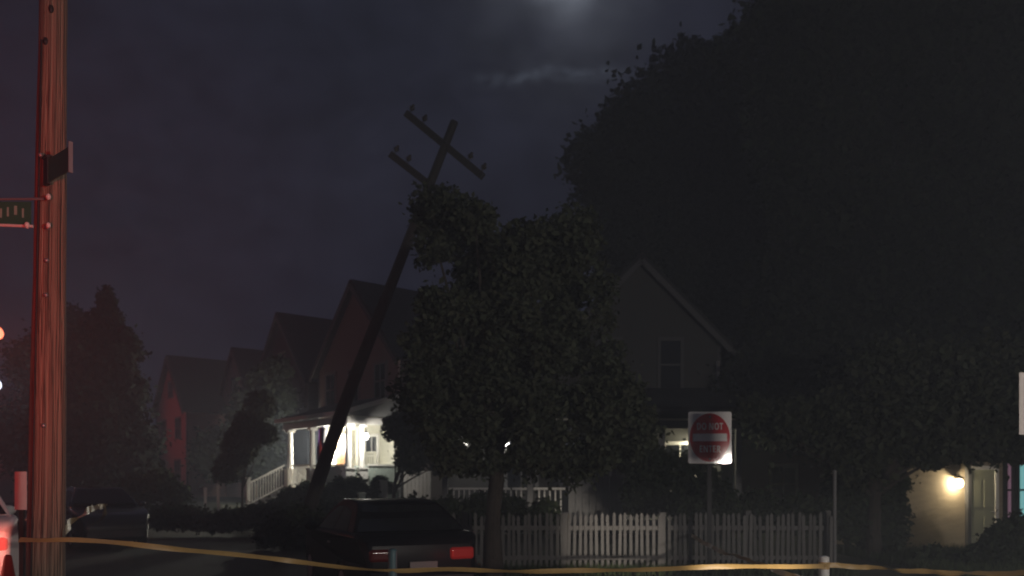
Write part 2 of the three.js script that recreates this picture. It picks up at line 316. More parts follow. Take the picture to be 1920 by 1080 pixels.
// the neighbours down the side street
{
  const mk = (name, label, a, b, opt, wins) => { const p = lotPoint(a, b), o = thing(name, label, 'house', [p.x, 0, p.z], TURN, 'houses along the side street'); gableHouse(o, { trim: MAT.darkTrim, ...opt }); for (const q of wins) windowAt(o, ...q, 0, 0, MAT.glass, MAT.greyPaint); return o; };
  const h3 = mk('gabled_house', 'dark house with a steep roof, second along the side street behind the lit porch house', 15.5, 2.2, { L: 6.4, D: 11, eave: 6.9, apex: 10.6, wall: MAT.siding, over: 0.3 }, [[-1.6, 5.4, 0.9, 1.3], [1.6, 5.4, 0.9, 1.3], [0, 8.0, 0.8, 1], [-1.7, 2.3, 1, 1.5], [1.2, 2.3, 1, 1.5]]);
  const d = part(h3, 'dormer', prism([[-0.9, 0], [0.9, 0], [0.9, 0.9], [0, 1.7], [-0.9, 0.9]], 2.2).rotateY(-Math.PI / 2).translate(-1.0, 7.5, -3), MAT.tan);
  const h2 = mk('gabled_house', 'narrow dark house, third along the side street, its gable small and faintly red', 24.2, 3.0, { L: 5.0, D: 10, eave: 6.8, apex: 9.9, wall: MAT.redwall, over: 0.25 }, [[-1.1, 5.2, 0.8, 1.3], [1.1, 5.2, 0.8, 1.3], [0, 7.6, 0.7, 0.9]]);
  const h1 = mk('gabled_house', 'red lit gable house farthest down the side street beside the dark pointed tree', 28.8, 0.5, { L: 6.2, D: 9.5, eave: 6.2, apex: 9.7, wall: MAT.redwall, over: 0.3, rake: 0.2 }, [[-1.5, 5, 0.9, 1.3], [1.5, 5, 0.9, 1.3], [0, 7.6, 0.8, 1], [-1.6, 2.2, 1, 1.5], [1.4, 2.2, 1, 1.5]]);
  void h1; void h2; void d;
  const o = thing('brick_house', 'reddish house on the far left beyond the near utility pole', 'house', [-39, 0, -60], 0.5, 'houses along the side street');
  gableHouse(o, { L: 12, D: 8, eave: 6.6, apex: 9.0, wall: MAT.redwall }); windowAt(o, 3.6, 3.4, 1.1, 1.5); windowAt(o, 1.4, 3.4, 1.1, 1.5); windowAt(o, -1.2, 3.4, 1.1, 1.5);
}
// the pale gabled house behind the picket fence
{
  const o = thing('grey_house', 'dim grey house with a steep front gable and dark porch behind the bright picket gate', 'house', [4.0, 0, -25]);
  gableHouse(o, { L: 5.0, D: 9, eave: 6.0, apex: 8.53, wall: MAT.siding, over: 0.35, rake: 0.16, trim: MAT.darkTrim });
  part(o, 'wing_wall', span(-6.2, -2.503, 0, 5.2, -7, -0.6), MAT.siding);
  { const s = []; for (const k of [0, 1]) { const g = bx(4.3, 0.12, 4.6); g.rotateX(k ? -0.5 : 0.5); s.push(g.translate(-4.5, 6.15, k ? -5.75 : -1.85)); } part(o, 'wing_roof', s, MAT.roof); }
  windowAt(o, 0.95, 5.3, 0.62, 1.5, 0, 0, MAT.glass, MAT.darkTrim, false); windowAt(o, -0.95, 5.3, 0.62, 1.5, 0, 0, MAT.glass, MAT.darkTrim, false);
  windowAt(o, -4.6, 4.2, 0.9, 1.3, -0.6); windowAt(o, -3.7, 2.2, 0.9, 1.5, -0.6, 0, MAT.glass, MAT.greyPaint); windowAt(o, 1.25, 2.1, 0.9, 1.4, 0, 0, MAT.glass, MAT.white);
  doorAt(o, -0.7, 0.6, 0.95, 2.1, 0.0, MAT.iron, MAT.greyPaint);
  // porch across the front
  part(o, 'porch_floor', span(-5.95, 2.35, 0.42, 0.6, 0.005, 2.95), MAT.greyPaint);
  const r = bx(8.9, 0.12, 3.45); r.rotateX(Math.atan(0.27)); part(o, 'porch_roof', r.translate(-1.8, 4.08, 1.62), MAT.roof);
  part(o, 'porch_ceiling', span(-5.95, 2.3, 3.36, 3.4, 0.01, 2.9), MAT.cream);
  part(o, 'porch_beam', [span(-6.0, 2.4, 3.12, 3.35, 2.82, 2.96)], MAT.darkTrim);
  part(o, 'gutter', span(-6.2, 2.55, 3.52, 3.62, 3.28, 3.36), MAT.iron);
  for (const cx of [-5.85, -3.5, -1.2, 0.15, 2.25]) part(o, 'column', [bx(0.15, 2.52, 0.15, cx, 1.86, 2.88), bx(0.22, 0.1, 0.22, cx, 0.65, 2.88)], MAT.greyPaint);
  balustrade(o, V(-5.75, 0.6, 2.88), V(-3.6, 0.6, 2.88), 0.86, MAT.white, 0, 0.14);
  balustrade(o, V(-3.4, 0.6, 2.88), V(-2.5, 0.6, 2.88), 0.86, MAT.white, 0, 0.14);
  balustrade(o, V(0.3, 0.6, 2.88), V(2.1, 0.6, 2.88), 0.86, MAT.greyPaint, 0, 0.14);
  for (let i = 0; i < 8; i++) part(o, 'privacy_board', span(-2.45 + i * 0.19, -2.45 + i * 0.19 + 0.178, 0.3 + 0.02 * (i % 2), 1.82, 3.02, 3.045), MAT.greyPaint);
  part(o, 'downpipe', rod(V(2.42, 4.5, 0.07), V(2.42, 5.4, 0.07), 0.06), MAT.trim);
  const L = (x, y, z) => V(4 + x, y, -25 + z);
  lampAt('porch_wall_lamp', 'unseen warm lamp lighting the dark porch ceiling, hidden behind the round red sign', L(1.78, 2.75, 0.3), [1, 0.9, 0.62], 5.5, 0.08, V(0, 0, 0.27));  // out of view behind the sign, placed to light the porch top
  lampAt('porch_wall_lamp', 'small bluish white lamp glimpsed left of centre on the dark porch', L(-2.1, 3.0, 0.3), [0.75, 0.78, 1], 0.8, 0.06, V(0, 0, 0.27));
  lampAt('porch_wall_lamp', 'white lamp placed for the bright spot behind the left of the street tree', L(-5.5, 2.88, -0.3), [1, 0.95, 0.85], 1.5, 0.09, V(0, 0, 0.27));  // lamp placed where brightness shows between the leaves
  lampAt('porch_wall_lamp', 'second white lamp placed for another bright spot behind the street tree', L(-4.17, 2.85, -0.3), [1, 0.95, 0.88], 1.2, 0.08, V(0, 0, 0.27));  // placed for a second bright gap in the leaves
}
// dark brick house between the trees
{
  const o = thing('dark_brick_house', 'dark brick house with a low window between the red sign and the lit door', 'house', [10.2, 0, -27]);
  gableHouse(o, { L: 5.4, D: 7, eave: 4.2, apex: 6.4, wall: MAT.brick, over: 0.3 });
  windowAt(o, -1.05, 1.55, 0.8, 1.2, 0, 0, MAT.glass, MAT.trim); windowAt(o, 1.2, 1.55, 0.8, 1.2, 0, 0, MAT.glass, MAT.greyPaint);
}
// the house with the lamp by its door
{
  const th = 18 * Math.PI / 180, o = thing('beige_house', 'low beige house with a lamp beside its pale door at the right edge', 'house', [9.37, 0, -19], th);
  part(o, 'wall', span(0, 8, 0, 2.75, -2.6, 0), MAT.beige);
  const r = bx(8.8, 0.14, 2.6); r.rotateX(0.55); const r2 = bx(8.8, 0.14, 2.6); r2.rotateX(-0.55); part(o, 'roof', [r.translate(4.1, 3.42, -0.62), r2.translate(4.1, 3.42, -2.75)], MAT.roof);
  part(o, 'eave', span(-0.3, 8.3, 2.62, 2.75, 0.005, 0.55), MAT.iron);
  doorAt(o, 2.28, 0.0, 0.78, 1.95, 0, MAT.doorPale, MAT.white, MAT.darkTrim);  // left jamb coloured darker, so the nearby lantern does not whiten it
  const cyan = glow(0.12, 0.42, 0.42, 0.8), pink = glow(0.22, 0.03, 0.14, 0.28);
  const m = windowAt(o, 3.75, 1.45, 0.5, 1.35, 0, 0, cyan, MAT.iron, false); void m;
  windowAt(o, 3.18, 1.45, 0.16, 1.35, 0, 0, pink, MAT.iron, false);  // pink strip given its own glow for a lit curtain
  o.updateMatrixWorld(true);
  const q = o.localToWorld(V(1.42, 1.62, 0.17));
  lampAt('wall_lantern', 'glaring warm lantern on the beige wall left of the pale door', q, [1, 0.82, 0.54], 2.6, 0.1, V(Math.sin(th), 0, Math.cos(th)).multiplyScalar(0.16));
}

// ------------------------------------------------------------------ fence and gate
{
  const z = -15, pk = (h) => prism([[-0.028, 0.06], [0.028, 0.06], [0.028, h - 0.05], [0, h], [-0.028, h - 0.05]], 0.02);
  const variants = [1.08, 1.095, 1.07].map(pk).map(merged);
  const run = (name, label, x0, x1, mat, postMat, cat) => {
    const o = thing(name, label, cat, [x0, 0, z]); const L = x1 - x0, n = Math.floor(L / 0.1);
    part(o, 'rail', [span(0, L, 0.76, 0.84, -0.05, -0.012)], Array.isArray(mat) ? mat[0] : mat); part(o, 'rail', [span(0, L, 0.2, 0.28, -0.05, -0.012)], Array.isArray(mat) ? mat[0] : mat);
    for (let i = 0; i <= n; i++) { const m = new THREE.Mesh(variants[Math.floor(rnd() * 3)], Array.isArray(mat) ? mat[Math.floor(rnd() * mat.length)] : mat); m.name = 'picket'; m.position.set(i * L / n, rr(-0.008, 0.008), -0.01); m.rotation.z = rr(-0.022, 0.022); m.rotation.x = rr(-0.012, 0.012); m.scale.y = rr(0.97, 1.02); o.add(m); }
    return o;
  };
  const old = mapped(mottled(0.145, 0.14, 0.137, 0.5, 4, 31)), older = mapped(mottled(0.13, 0.127, 0.124, 0.5, 4, 32));
  const a = run('picket_fence', 'dull picket fence left of the bright gate, behind the dark car', -2.6, 0.95, [older, older, M(0.11, 0.107, 0.104)], older, 'fence');
  for (const x of [0.05, 1.7]) part(a, 'post', bx(0.1, 1.1, 0.1, x, 0.55, -0.1), older);
  const g = run('picket_gate', 'picket gate caught by a light, standing out brighter than the fence on both sides', 1.06, 2.76, [old, old, M(0.17, 0.165, 0.16)], old, 'gate');
  const p = thing('gate_post', 'square post on the left of the bright picket gate', 'post', [1.0, 0, -15.06], 0, 'gate posts'); part(p, 'post', bx(0.1, 1.06, 0.1, 0, 0.53, 0), old); part(p, 'cap', bx(0.13, 0.03, 0.13, 0, 1.075, 0), old);
  const p2 = p.clone(); p2.name = numbered('gate_post'); p2.position.x = 2.83; p2.userData = { label: 'square post on the right of the bright picket gate', category: 'post', group: 'gate posts' }; scene.add(p2);
  const b = run('picket_fence', 'weathered grey picket fence right of the bright gate, under the round red sign', 2.95, 5.98, [old, old, M(0.17, 0.165, 0.16), M(0.11, 0.107, 0.104)], old, 'fence');
  for (const x of [1.5, 3.0]) part(b, 'post', bx(0.1, 1.12, 0.1, x, 0.56, -0.1), old);
}

// ------------------------------------------------------------------ poles
{ // the near utility pole
  const d = 7.5, b = at(84, 900 + EYE / d * F, d), t = at(101, -60, d), o = thing('utility_pole', 'tall wooden utility pole at the left, lit red, with green street name signs', 'utility pole', [b.x, 0, b.z]);
  const rel = (p) => p.clone().sub(V(b.x, 0, b.z));
  const g = taper([V(0, -0.2, 0), rel(b.clone().lerp(t, 0.33)), rel(b.clone().lerp(t, 0.66)), rel(t)], [0.168, 0.153, 0.13, 0.114], 40, 0.05);
  const uv = g.attributes.uv; for (let i = 0; i < uv.count; i++) uv.setXY(i, uv.getX(i), uv.getY(i) / 4);
  part(o, 'shaft', g, MAT.pole);
  const wire = []; for (let i = 0; i < 14; i++) { const y = 0.3 + i * 0.42, p = rel(at(0, 0, 1)); void p; wire.push(y); }
  const axis = (y) => rel(b.clone().lerp(t, y / t.y)), rad = (y) => 0.168 - 0.054 * y / t.y;
  part(o, 'ground_wire', wire.slice(1).map((y, i) => { const y0 = wire[i], f = (yy) => axis(yy).add(V(-0.25, 0, 0.97).multiplyScalar(rad(yy) + 0.008)); return rod(f(y0), f(y), 0.008); }), MAT.iron);
  for (const [dx, y] of [[0.35, 6.05], [0.0, 5.75]]) part(o, 'knot', globe(0.022, axis(y).x + dx * 0.13, y, axis(y).z + rad(y) * 0.97, 1.7), MAT.iron);
  for (const y of [3.4, 3.72, 4.02, 2.2]) part(o, 'bolt', globe(0.022, axis(y).x + 0.05, y, axis(y).z + rad(y) + 0.005), MAT.steel);
}
const signGreen = (() => { const t = tex(256, 96, (x, y) => { const bl = [[0.62, 0.55], [0.75, 0.62], [0.87, 0.5], [0.5, 0.5], [0.36, 0.56], [0.2, 0.52]].some(([a, c], i) => Math.abs(x - a) < 0.018 + 0.008 * (i % 2) && Math.abs(y - c) < 0.2); return bl ? [0.25, 0.42, 0.33] : [0.02, 0.12, 0.07]; }); return t; })();
{
  const green = M(0.02, 0.13, 0.075, { roughness: 0.35 });
  const a = thing('street_name_sign', 'green street name sign reaching left from the pole between two metal bars', 'street sign', [-4.35, 4.2, -7.3]);
  const c0 = at(-55, 400, 7.35), c1 = at(58, 400, 7.35);
  a.position.copy(c1);
  part(a, 'blade', bx(c1.x - c0.x, 0.21, 0.012, -(c1.x - c0.x) / 2, 0, 0), MAT_sign(signGreen));
  part(a, 'bar', [rod(V(-0.62, 0.125, 0.01), V(0.13, 0.125, 0.02), 0.012)], MAT.steel); part(a, 'bar', [rod(V(-0.62, -0.1, 0.012), V(0.03, -0.125, 0.02), 0.014)], MAT.white);
  part(a, 'bolt', globe(0.022, 0.19, 0.135, 0.05, 1.3), MAT.white); part(a, 'bolt', globe(0.022, -0.005, -0.125, 0.05, 1.4), MAT.white); part(a, 'bolt', globe(0.02, 0.19, -0.125, 0.05, 1.3), MAT.white);
  const p = at(88, 322, 7.3), b = thing('street_name_sign', 'green street name sign seen almost edge-on, reaching right of the pole above the other', 'street sign', [p.x, p.y, p.z], -0.673);
  part(b, 'blade', bx(0.48, 0.21, 0.012, 0.24, 0, 0), green);
  part(b, 'end_cap', bx(0.014, 0.27, 0.035, 0.49, 0.01, 0), MAT.steel);
  part(b, 'bracket', [bx(0.09, 0.24, 0.03, 0.0, 0, 0), bx(0.1, 0.02, 0.06, 0.0, 0.13, 0)], MAT.iron);
  part(b, 'bolt', globe(0.02, -0.01, 0.14, 0.05), MAT.steel);
}
function MAT_sign(t) { return new THREE.MeshStandardMaterial({ map: t, roughness: 0.35 }); }
{ // the broken pole that leans across the street
  const d = 20, b = at(549, 1027, d), t = at(852, 228, d), o = thing('leaning_utility_pole', 'broken dark utility pole leaning right across the lit porch, two skewed crossarms on top', 'utility pole', [b.x, 0, b.z]);
  const rel = (p) => p.clone().sub(V(b.x, 0, b.z));
  part(o, 'shaft', taper([rel(b).setY(-0.3), rel(b.clone().lerp(t, 0.33)).add(V(-0.06, 0, 0)), rel(b.clone().lerp(t, 0.66)).add(V(-0.03, 0, 0)), rel(t)], [0.195, 0.165, 0.13, 0.1], 16, 0.08), MAT.oldpole);
  const arm = (x0, y0, x1, y1) => {
    const A = rel(at(x0, y0, d + 0.35)), B = rel(at(x1, y1, d - 0.35)), m = part(o, 'crossarm', beam(A, B, 0.13, 0.17), MAT.oldpole);
    const n = V(0.42, 0.9, 0).normalize(), dir = B.clone().sub(A);
    for (const k of [0.03, 0.2, 0.8, 0.97]) { const p = A.clone().addScaledVector(dir, k); const ins = part(m, 'insulator', [rod(p.clone(), p.clone().addScaledVector(n, 0.22), 0.014), rod(p.clone().addScaledVector(n, 0.15), p.clone().addScaledVector(n, 0.3), 0.055, 0.035, 10), rod(p.clone().addScaledVector(n, 0.19), p.clone().addScaledVector(n, 0.22), 0.075, 0.075, 10)], MAT.porcelain); void ins; }
    const mid = A.clone().lerp(B, 0.5);
  };
  arm(762, 213, 905, 331); arm(733, 290, 872, 398);
  part(o, 'bolt_head', globe(0.04, rel(at(836, 271, d)).x, at(836, 271, d).y, 0.14), MAT.iron);
}
{ // slim steel post by the end of the fence
  const p = at(1565, 900, 14.7), o = thing('steel_post', 'thin grey steel post rising at the right end of the picket fence', 'post', [p.x, 0, p.z]);
  part(o, 'post', rod(V(0, 0, 0), V(0, 1.84, 0), 0.032, 0.032, 12), MAT.greyPaint); part(o, 'cap', globe(0.04, 0, 1.85, 0), MAT.greyPaint);
}
{ // white post that holds the tape
  const p = at(1545, 900, 9), o = thing('white_post', 'short white post in the foreground where the barrier tape is tied', 'post', [p.x, 0, p.z]);
  part(o, 'post', rod(V(0, 0, 0), V(0, 0.82, 0), 0.06, 0.055, 16), MAT.white); part(o, 'cap', globe(0.058, 0, 0.82, 0, 0.5), MAT.white); part(o, 'band', rod(V(0, 0.7, 0), V(0, 0.78, 0), 0.062, 0.062, 16), MAT.tape);
}

{ // short bluish post at the lowest point of the tape
  const p = at(736, 900, 9.0), o = thing('marker_post', 'short pale blue post before the dark car, at the lowest dip of the tape', 'post', [p.x, 0, p.z]), m = M(0.08, 0.15, 0.17, { roughness: 0.5 });
  part(o, 'post', rod(V(0, 0.03, 0), V(0, 0.9, 0), 0.055, 0.05, 16), m); part(o, 'cap', globe(0.052, 0, 0.9, 0, 0.6), m); part(o, 'foot', rod(V(0, 0, 0), V(0, 0.05, 0), 0.16, 0.13, 16), MAT.rubber);
}

// ------------------------------------------------------------------ signs
{
  const W = 512, H = 620, c = document.createElement('canvas'); c.width = W; c.height = H; const g = c.getContext('2d');
  g.fillStyle = '#f4f1ee'; g.fillRect(0, 0, W, H); g.fillStyle = '#c81c28';
  g.beginPath(); g.ellipse(W / 2, H / 2, 238, 290, 0, 0, 7); g.fill();
  g.fillStyle = '#f4f1ee'; g.fillRect(54, 262, 404, 92); g.font = 'bold 104px sans-serif'; g.textAlign = 'center'; g.textBaseline = 'middle';
  g.save(); g.translate(W / 2, 176); g.scale(0.8, 1.1); g.fillText('DO NOT', 0, 0); g.restore(); g.save(); g.translate(W / 2, 446); g.scale(0.8, 1.1); g.fillText('ENTER', 0, 0); g.restore();
  const t = new THREE.CanvasTexture(c); t.colorSpace = THREE.SRGBColorSpace;
  const face = new THREE.MeshPhysicalMaterial({ map: t, roughness: 1, specularIntensity: 0.15, clearcoat: 0.7, clearcoatRoughness: 0.06 });
  const p = at(1331, 900, 14.3), o = thing('no_entry_sign', 'square white sign with a red disc reading DO NOT ENTER above the fence', 'road sign', [p.x, 0, p.z]);
  const y0 = at(0, 869, 14.3).y, y1 = at(0, 772, 14.3).y, wd = 0.775, s = new THREE.Shape(), r = 0.045, hh = y1 - y0;
  s.moveTo(-wd / 2 + r, 0); s.lineTo(wd / 2 - r, 0); s.quadraticCurveTo(wd / 2, 0, wd / 2, r); s.lineTo(wd / 2, hh - r); s.quadraticCurveTo(wd / 2, hh, wd / 2 - r, hh); s.lineTo(-wd / 2 + r, hh); s.quadraticCurveTo(-wd / 2, hh, -wd / 2, hh - r); s.lineTo(-wd / 2, r); s.quadraticCurveTo(-wd / 2, 0, -wd / 2 + r, 0);
  const fg = new THREE.ShapeGeometry(s, 6), uv = fg.attributes.uv, q = fg.attributes.position; for (let i = 0; i < uv.count; i++) uv.setXY(i, q.getX(i) / wd + 0.5, q.getY(i) / hh);
  part(o, 'plate', new THREE.ExtrudeGeometry(s, { depth: 0.004, bevelEnabled: false }).translate(0, y0, -0.008), MAT.steel);
  const f = part(o, 'sign_face', fg.translate(0, y0, 0), face); void f;
  part(o, 'post', [bx(0.05, y1, 0.03, 0, y1 / 2, -0.03), bx(0.012, y1, 0.05, -0.03, y1 / 2, -0.035), bx(0.012, y1, 0.05, 0.03, y1 / 2, -0.035)], MAT.iron);
  for (const y of [y1 - 0.09, y0 + 0.08]) part(o, 'bolt', globe(0.018, 0, y, 0.004), MAT.steel);
  // second sign at the right edge
  const c2 = document.createElement('canvas'); c2.width = 256; c2.height = 384; const h = c2.getContext('2d'); h.fillStyle = '#d8cfc8'; h.fillRect(0, 0, 256, 384); h.strokeStyle = '#a32a1e'; h.lineWidth = 30;
  h.beginPath(); h.ellipse(128, 110, 78, 78, 0, 0, 7); h.stroke(); h.fillStyle = '#a32a1e'; h.fillRect(36, 250, 184, 26); h.fillRect(36, 310, 184, 26);
  const t2 = new THREE.CanvasTexture(c2); t2.colorSpace = THREE.SRGBColorSpace;
  const d = 8, e = at(1908, 757, d), k = thing('parking_sign', 'white sign with red print on a post, cut off by the right edge', 'road sign', [e.x + 0.21, 0, e.z]);
  part(k, 'plate', bx(0.42, 0.62, 0.006, 0, e.y, 0.022), new THREE.MeshStandardMaterial({ map: t2, roughness: 0.5 }));
  part(k, 'post', bx(0.05, e.y + 0.3, 0.035, 0, (e.y + 0.3) / 2, 0), MAT.steel); part(k, 'bolt', globe(0.014, 0, e.y + 0.26, 0.028), MAT.steel);
  // small plate left of the near pole
  const v = at(41, 920, 8.6), m = thing('marker_plate', 'narrow upright white marker plate just left of the near utility pole', 'marker', [v.x, 0, v.z]);
  part(m, 'plate', bx(0.128, 0.41, 0.008, 0, v.y, 0.018), MAT.white); part(m, 'post', bx(0.045, v.y + 0.2, 0.03, 0, (v.y + 0.2) / 2, 0), MAT.iron);
}

// ------------------------------------------------------------------ tape
function ribbon(name, label, pts, width, phase = 0) {
  const c = new THREE.CatmullRomCurve3(pts.map((p) => at(...p)), false, 'centripetal'), n = 120, pos = [], uv = [], idx = [];
  for (let i = 0; i <= n; i++) {
    const t = i / n, p = c.getPointAt(t), k = c.getTangentAt(t), side = V(0, 1, 0).cross(k).normalize(), tw = 0.75 * Math.sin(t * 9 + phase) + 0.4 * Math.sin(t * 27 + phase * 2) + 0.2 * Math.sin(t * 71 + phase), up = V(0, 1, 0).multiplyScalar(Math.cos(tw)).addScaledVector(side, Math.sin(tw));
    for (const s of [-0.5, 0, 0.5]) { const q = p.clone().addScaledVector(up, s * width); pos.push(q.x, q.y + 0.006 * Math.sin(t * 31), q.z + (s ? 0 : 0.006)); uv.push(t * 12, s + 0.5); }
    if (i < n) for (const j of [0, 1]) { const o = i * 3 + j; idx.push(o, o + 3, o + 1, o + 1, o + 3, o + 4); }
  }
  const g = new THREE.BufferGeometry(); g.setAttribute('position', new THREE.Float32BufferAttribute(pos, 3)); g.setAttribute('uv', new THREE.Float32BufferAttribute(uv, 2)); g.setIndex(idx); g.computeVertexNormals();
  return one(name, label, 'barrier tape', g, MAT.tape);
}
ribbon('barrier_tape', 'long yellow barrier tape sagging across the foreground from the wooden pole to the white post', [[36, 1012, 7.3], [84, 1014, 7.27], [122, 1013, 7.35], [230, 1018, 7.8], [350, 1031, 8.2], [550, 1052, 8.7], [735, 1071, 8.95], [850, 1067, 8.95], [1000, 1072, 8.9], [1100, 1070, 8.9], [1250, 1066, 8.9], [1423, 1062, 8.9], [1545, 1061, 8.93]], 0.056, 0.4);
ribbon('barrier_tape', 'barrier tape running from the short white post out of the right edge', [[1545, 1060, 8.93], [1620, 1063, 8.9], [1700, 1070, 8.7], [1820, 1075, 8.3], [1990, 1074, 7.6]], 0.056, 1.7);
ribbon('barrier_tape', 'barrier tape slanting down from the grey picket fence towards the lower right', [[1296, 1004, 14.9], [1348, 1032, 12.4], [1414, 1053, 10.4], [1460, 1071, 9.1], [1500, 1086, 8.2], [1560, 1110, 7.2]], 0.066, 0.0);
ribbon('barrier_tape', 'twisted end of yellow tape running back from the wooden pole toward the dark parked car', [[118, 1003, 7.45], [130, 985, 8.3], [150, 970, 9.8], [166, 956, 12.0], [186, 950, 16], [200, 948, 21.0]], 0.11, 3.1);

// ------------------------------------------------------------------ vehicles
function makeCar(label, pos, turn, color, { H = 1.36, Ln = 4.4, Wd = 1.76, rough = 0.25, name = 'parked_car', tailGlow = 0, cat = 'car' } = {}) {
  const o = thing(name, label, cat, pos, turn), h = H / 1.4, l = Ln / 4.4, paint = new THREE.MeshPhysicalMaterial({ roughness: rough, clearcoat: rough > 0.3 ? 0.05 : 1, clearcoatRoughness: rough > 0.3 ? 0.25 : 0.06, specularIntensity: rough > 0.3 ? 0.15 : 1 }); paint.color.setRGB(...color);
  // profile along x: front at +x
  const bow = (g, belt, top, inset) => { const p = g.attributes.position; for (let i = 0; i < p.count; i++) { const x = p.getX(i) / l, y = p.getY(i), z = p.getZ(i), e = Math.max(0, Math.abs(x) - 1.3) / 0.9; let k = 1 - 0.2 * e * e * e; if (y > belt) k *= 1 - inset * (y - belt) / (top - belt); else k *= 1 - 0.05 * Math.max(0, (0.45 - y) / 0.3); p.setZ(i, z * k); } g.computeVertexNormals(); return g; };
  const S = (pts) => { const s = new THREE.Shape(); pts.forEach((p, i) => (i ? (p.length > 2 ? s.quadraticCurveTo(p[0] * l, p[1] * h, p[2] * l, p[3] * h) : s.lineTo(p[0] * l, p[1] * h)) : s.moveTo(p[0] * l, p[1] * h))); return s; };
  const lower = S([[-2.15, 0.3], [-2.2, 0.6, -2.17, 0.86], [-2.1, 0.95, -1.9, 0.97], [-1.2, 0.97], [0.75, 0.93], [1.5, 0.88, 1.95, 0.76], [2.18, 0.7, 2.2, 0.5], [2.2, 0.3, 2.1, 0.24], [1.72, 0.24]]);
  lower.absarc(1.36 * l, 0.3, 0.37, 0, Math.PI, false); lower.lineTo(-0.95 * l, 0.22); lower.absarc(-1.32 * l, 0.3, 0.37, 0, Math.PI, false); lower.lineTo(-2.0 * l, 0.24);
  const body = new THREE.ExtrudeGeometry(lower, { depth: Wd - 0.12, bevelEnabled: true, bevelThickness: 0.06, bevelSize: 0.05, bevelSegments: 4, curveSegments: 14 }).translate(0, 0, -(Wd - 0.12) / 2);
  part(o, 'body', bow(body, 0.95 * h, 1.4 * h, 0.2), paint);
  const cab = S([[-1.75, 0.9], [-1.3, 1.28, -0.95, 1.36], [-0.5, 1.42, 0.05, 1.39], [0.5, 1.34, 1.05, 0.9]]);
  const cabin = new THREE.ExtrudeGeometry(cab, { depth: Wd - 0.2, bevelEnabled: true, bevelThickness: 0.03, bevelSize: 0.03, bevelSegments: 3, curveSegments: 14 }).translate(0, 0, -(Wd - 0.2) / 2);
  part(o, 'roof', bow(cabin, 0.95 * h, 1.4 * h, 0.3), paint);
  const glassSide = (pts) => { const g = new THREE.ExtrudeGeometry(S(pts), { depth: Wd - 0.128, bevelEnabled: false, curveSegments: 10 }).translate(0, 0, -(Wd - 0.128) / 2); return bow(g, 0.95 * h, 1.4 * h, 0.3); };
  part(o, 'side_window', glassSide([[-1.3, 0.98], [-1.1, 1.2, -0.85, 1.29], [-0.36, 1.33], [-0.36, 0.98]]), MAT.glass);
  part(o, 'side_window', glassSide([[-0.28, 0.98], [-0.28, 1.33], [0.05, 1.32], [0.42, 1.27, 0.82, 0.98]]), MAT.glass);
  const pane = (x0, y0, x1, y1) => { const wb = Wd / 2 - 0.16, wt = Wd / 2 - 0.36, n = V(-(y1 - y0) * Math.sign(x0 - x1) * -1, 0, 0); void n; const g = new THREE.BufferGeometry(); const a = [[x0, y0, -wb], [x0, y0, wb], [x1, y1, wt], [x1, y1, -wt]], off = V((y1 - y0), (x0 - x1) > 0 ? Math.abs(x0 - x1) : Math.abs(x0 - x1), 0).normalize(); const sx = x0 > x1 ? 1 : -1; const q = a.map((p) => [(p[0]) * l + sx * Math.abs(off.x) * 0.075, p[1] * h + Math.abs(off.y) * 0.075, p[2]]); g.setAttribute('position', new THREE.Float32BufferAttribute(q.flat(), 3)); g.setIndex(sx > 0 ? [0, 2, 1, 0, 3, 2] : [0, 1, 2, 0, 2, 3]); g.computeVertexNormals(); return g; };
  part(o, 'windscreen', pane(0.98, 0.97, 0.3, 1.31), MAT.glass); part(o, 'rear_window', pane(-1.64, 0.97, -1.08, 1.29), MAT.glass);
  const wheelG = (s) => new THREE.CylinderGeometry(0.31, 0.31, 0.2, 22).rotateX(Math.PI / 2);
  for (const x of [1.36, -1.32]) for (const s of [-1, 1]) {
    const wh = part(o, 'wheel', wheelG(s), MAT.rubber); wh.position.set(x * l, 0.31, s * (Wd / 2 - 0.13));
    part(wh, 'rim', [new THREE.CylinderGeometry(0.2, 0.2, 0.215, 16).rotateX(Math.PI / 2)], MAT.steel);
  }
  const lens = M(0.08, 0.006, 0.006, { roughness: 0.12 }), clear = M(0.5, 0.5, 0.5, { roughness: 0.08 });
  for (const s of [-1, 1]) {
    part(o, 'tail_light', new RoundedBoxGeometry(0.12, 0.17, 0.34, 3, 0.05).translate(-2.19 * l, 0.76 * h, s * (Wd / 2 - 0.36)), tailGlow && (s > 0 || tailGlow > 0.3) ? (() => { const m = M(0.35, 0.015, 0.015, { roughness: 0.12 }); m.emissive.setRGB(1, 0.16, 0.12); m.emissiveIntensity = tailGlow; return m; })() : lens);
    part(o, 'headlight', bx(0.16, 0.12, 0.34, 2.08 * l, 0.64 * h, s * (Wd / 2 - 0.36)), clear);
    part(o, 'mirror', new THREE.SphereGeometry(0.09, 10, 8).scale(0.7, 0.8, 1.2).translate(0.72 * l, 1.0 * h, s * (Wd / 2 + 0.05)), paint);
    part(o, 'door_handle', bx(0.14, 0.025, 0.02, -0.55 * l, 0.84 * h, s * (Wd / 2 + 0.005)), MAT.steel);
  }
  part(o, 'number_plate', bx(0.02, 0.11, 0.36, -2.262 * l, 0.62 * h, 0), MAT.greyPaint);
  part(o, 'bumper', bx(0.1, 0.18, Wd - 0.42, -2.2 * l, 0.4 * h, 0), MAT.iron); part(o, 'bumper', bx(0.1, 0.16, Wd - 0.46, 2.2 * l, 0.36 * h, 0), MAT.iron);
  return o;
}
const hatch = makeCar('small dark car seen from behind before the picket fence, one tail lamp glowing dim red', [-1.95, 0, -12.0], 1.98, [0.007, 0.007, 0.01], { H: 1.4, Ln: 4.1, tailGlow: 0.025, rough: 0.6 });
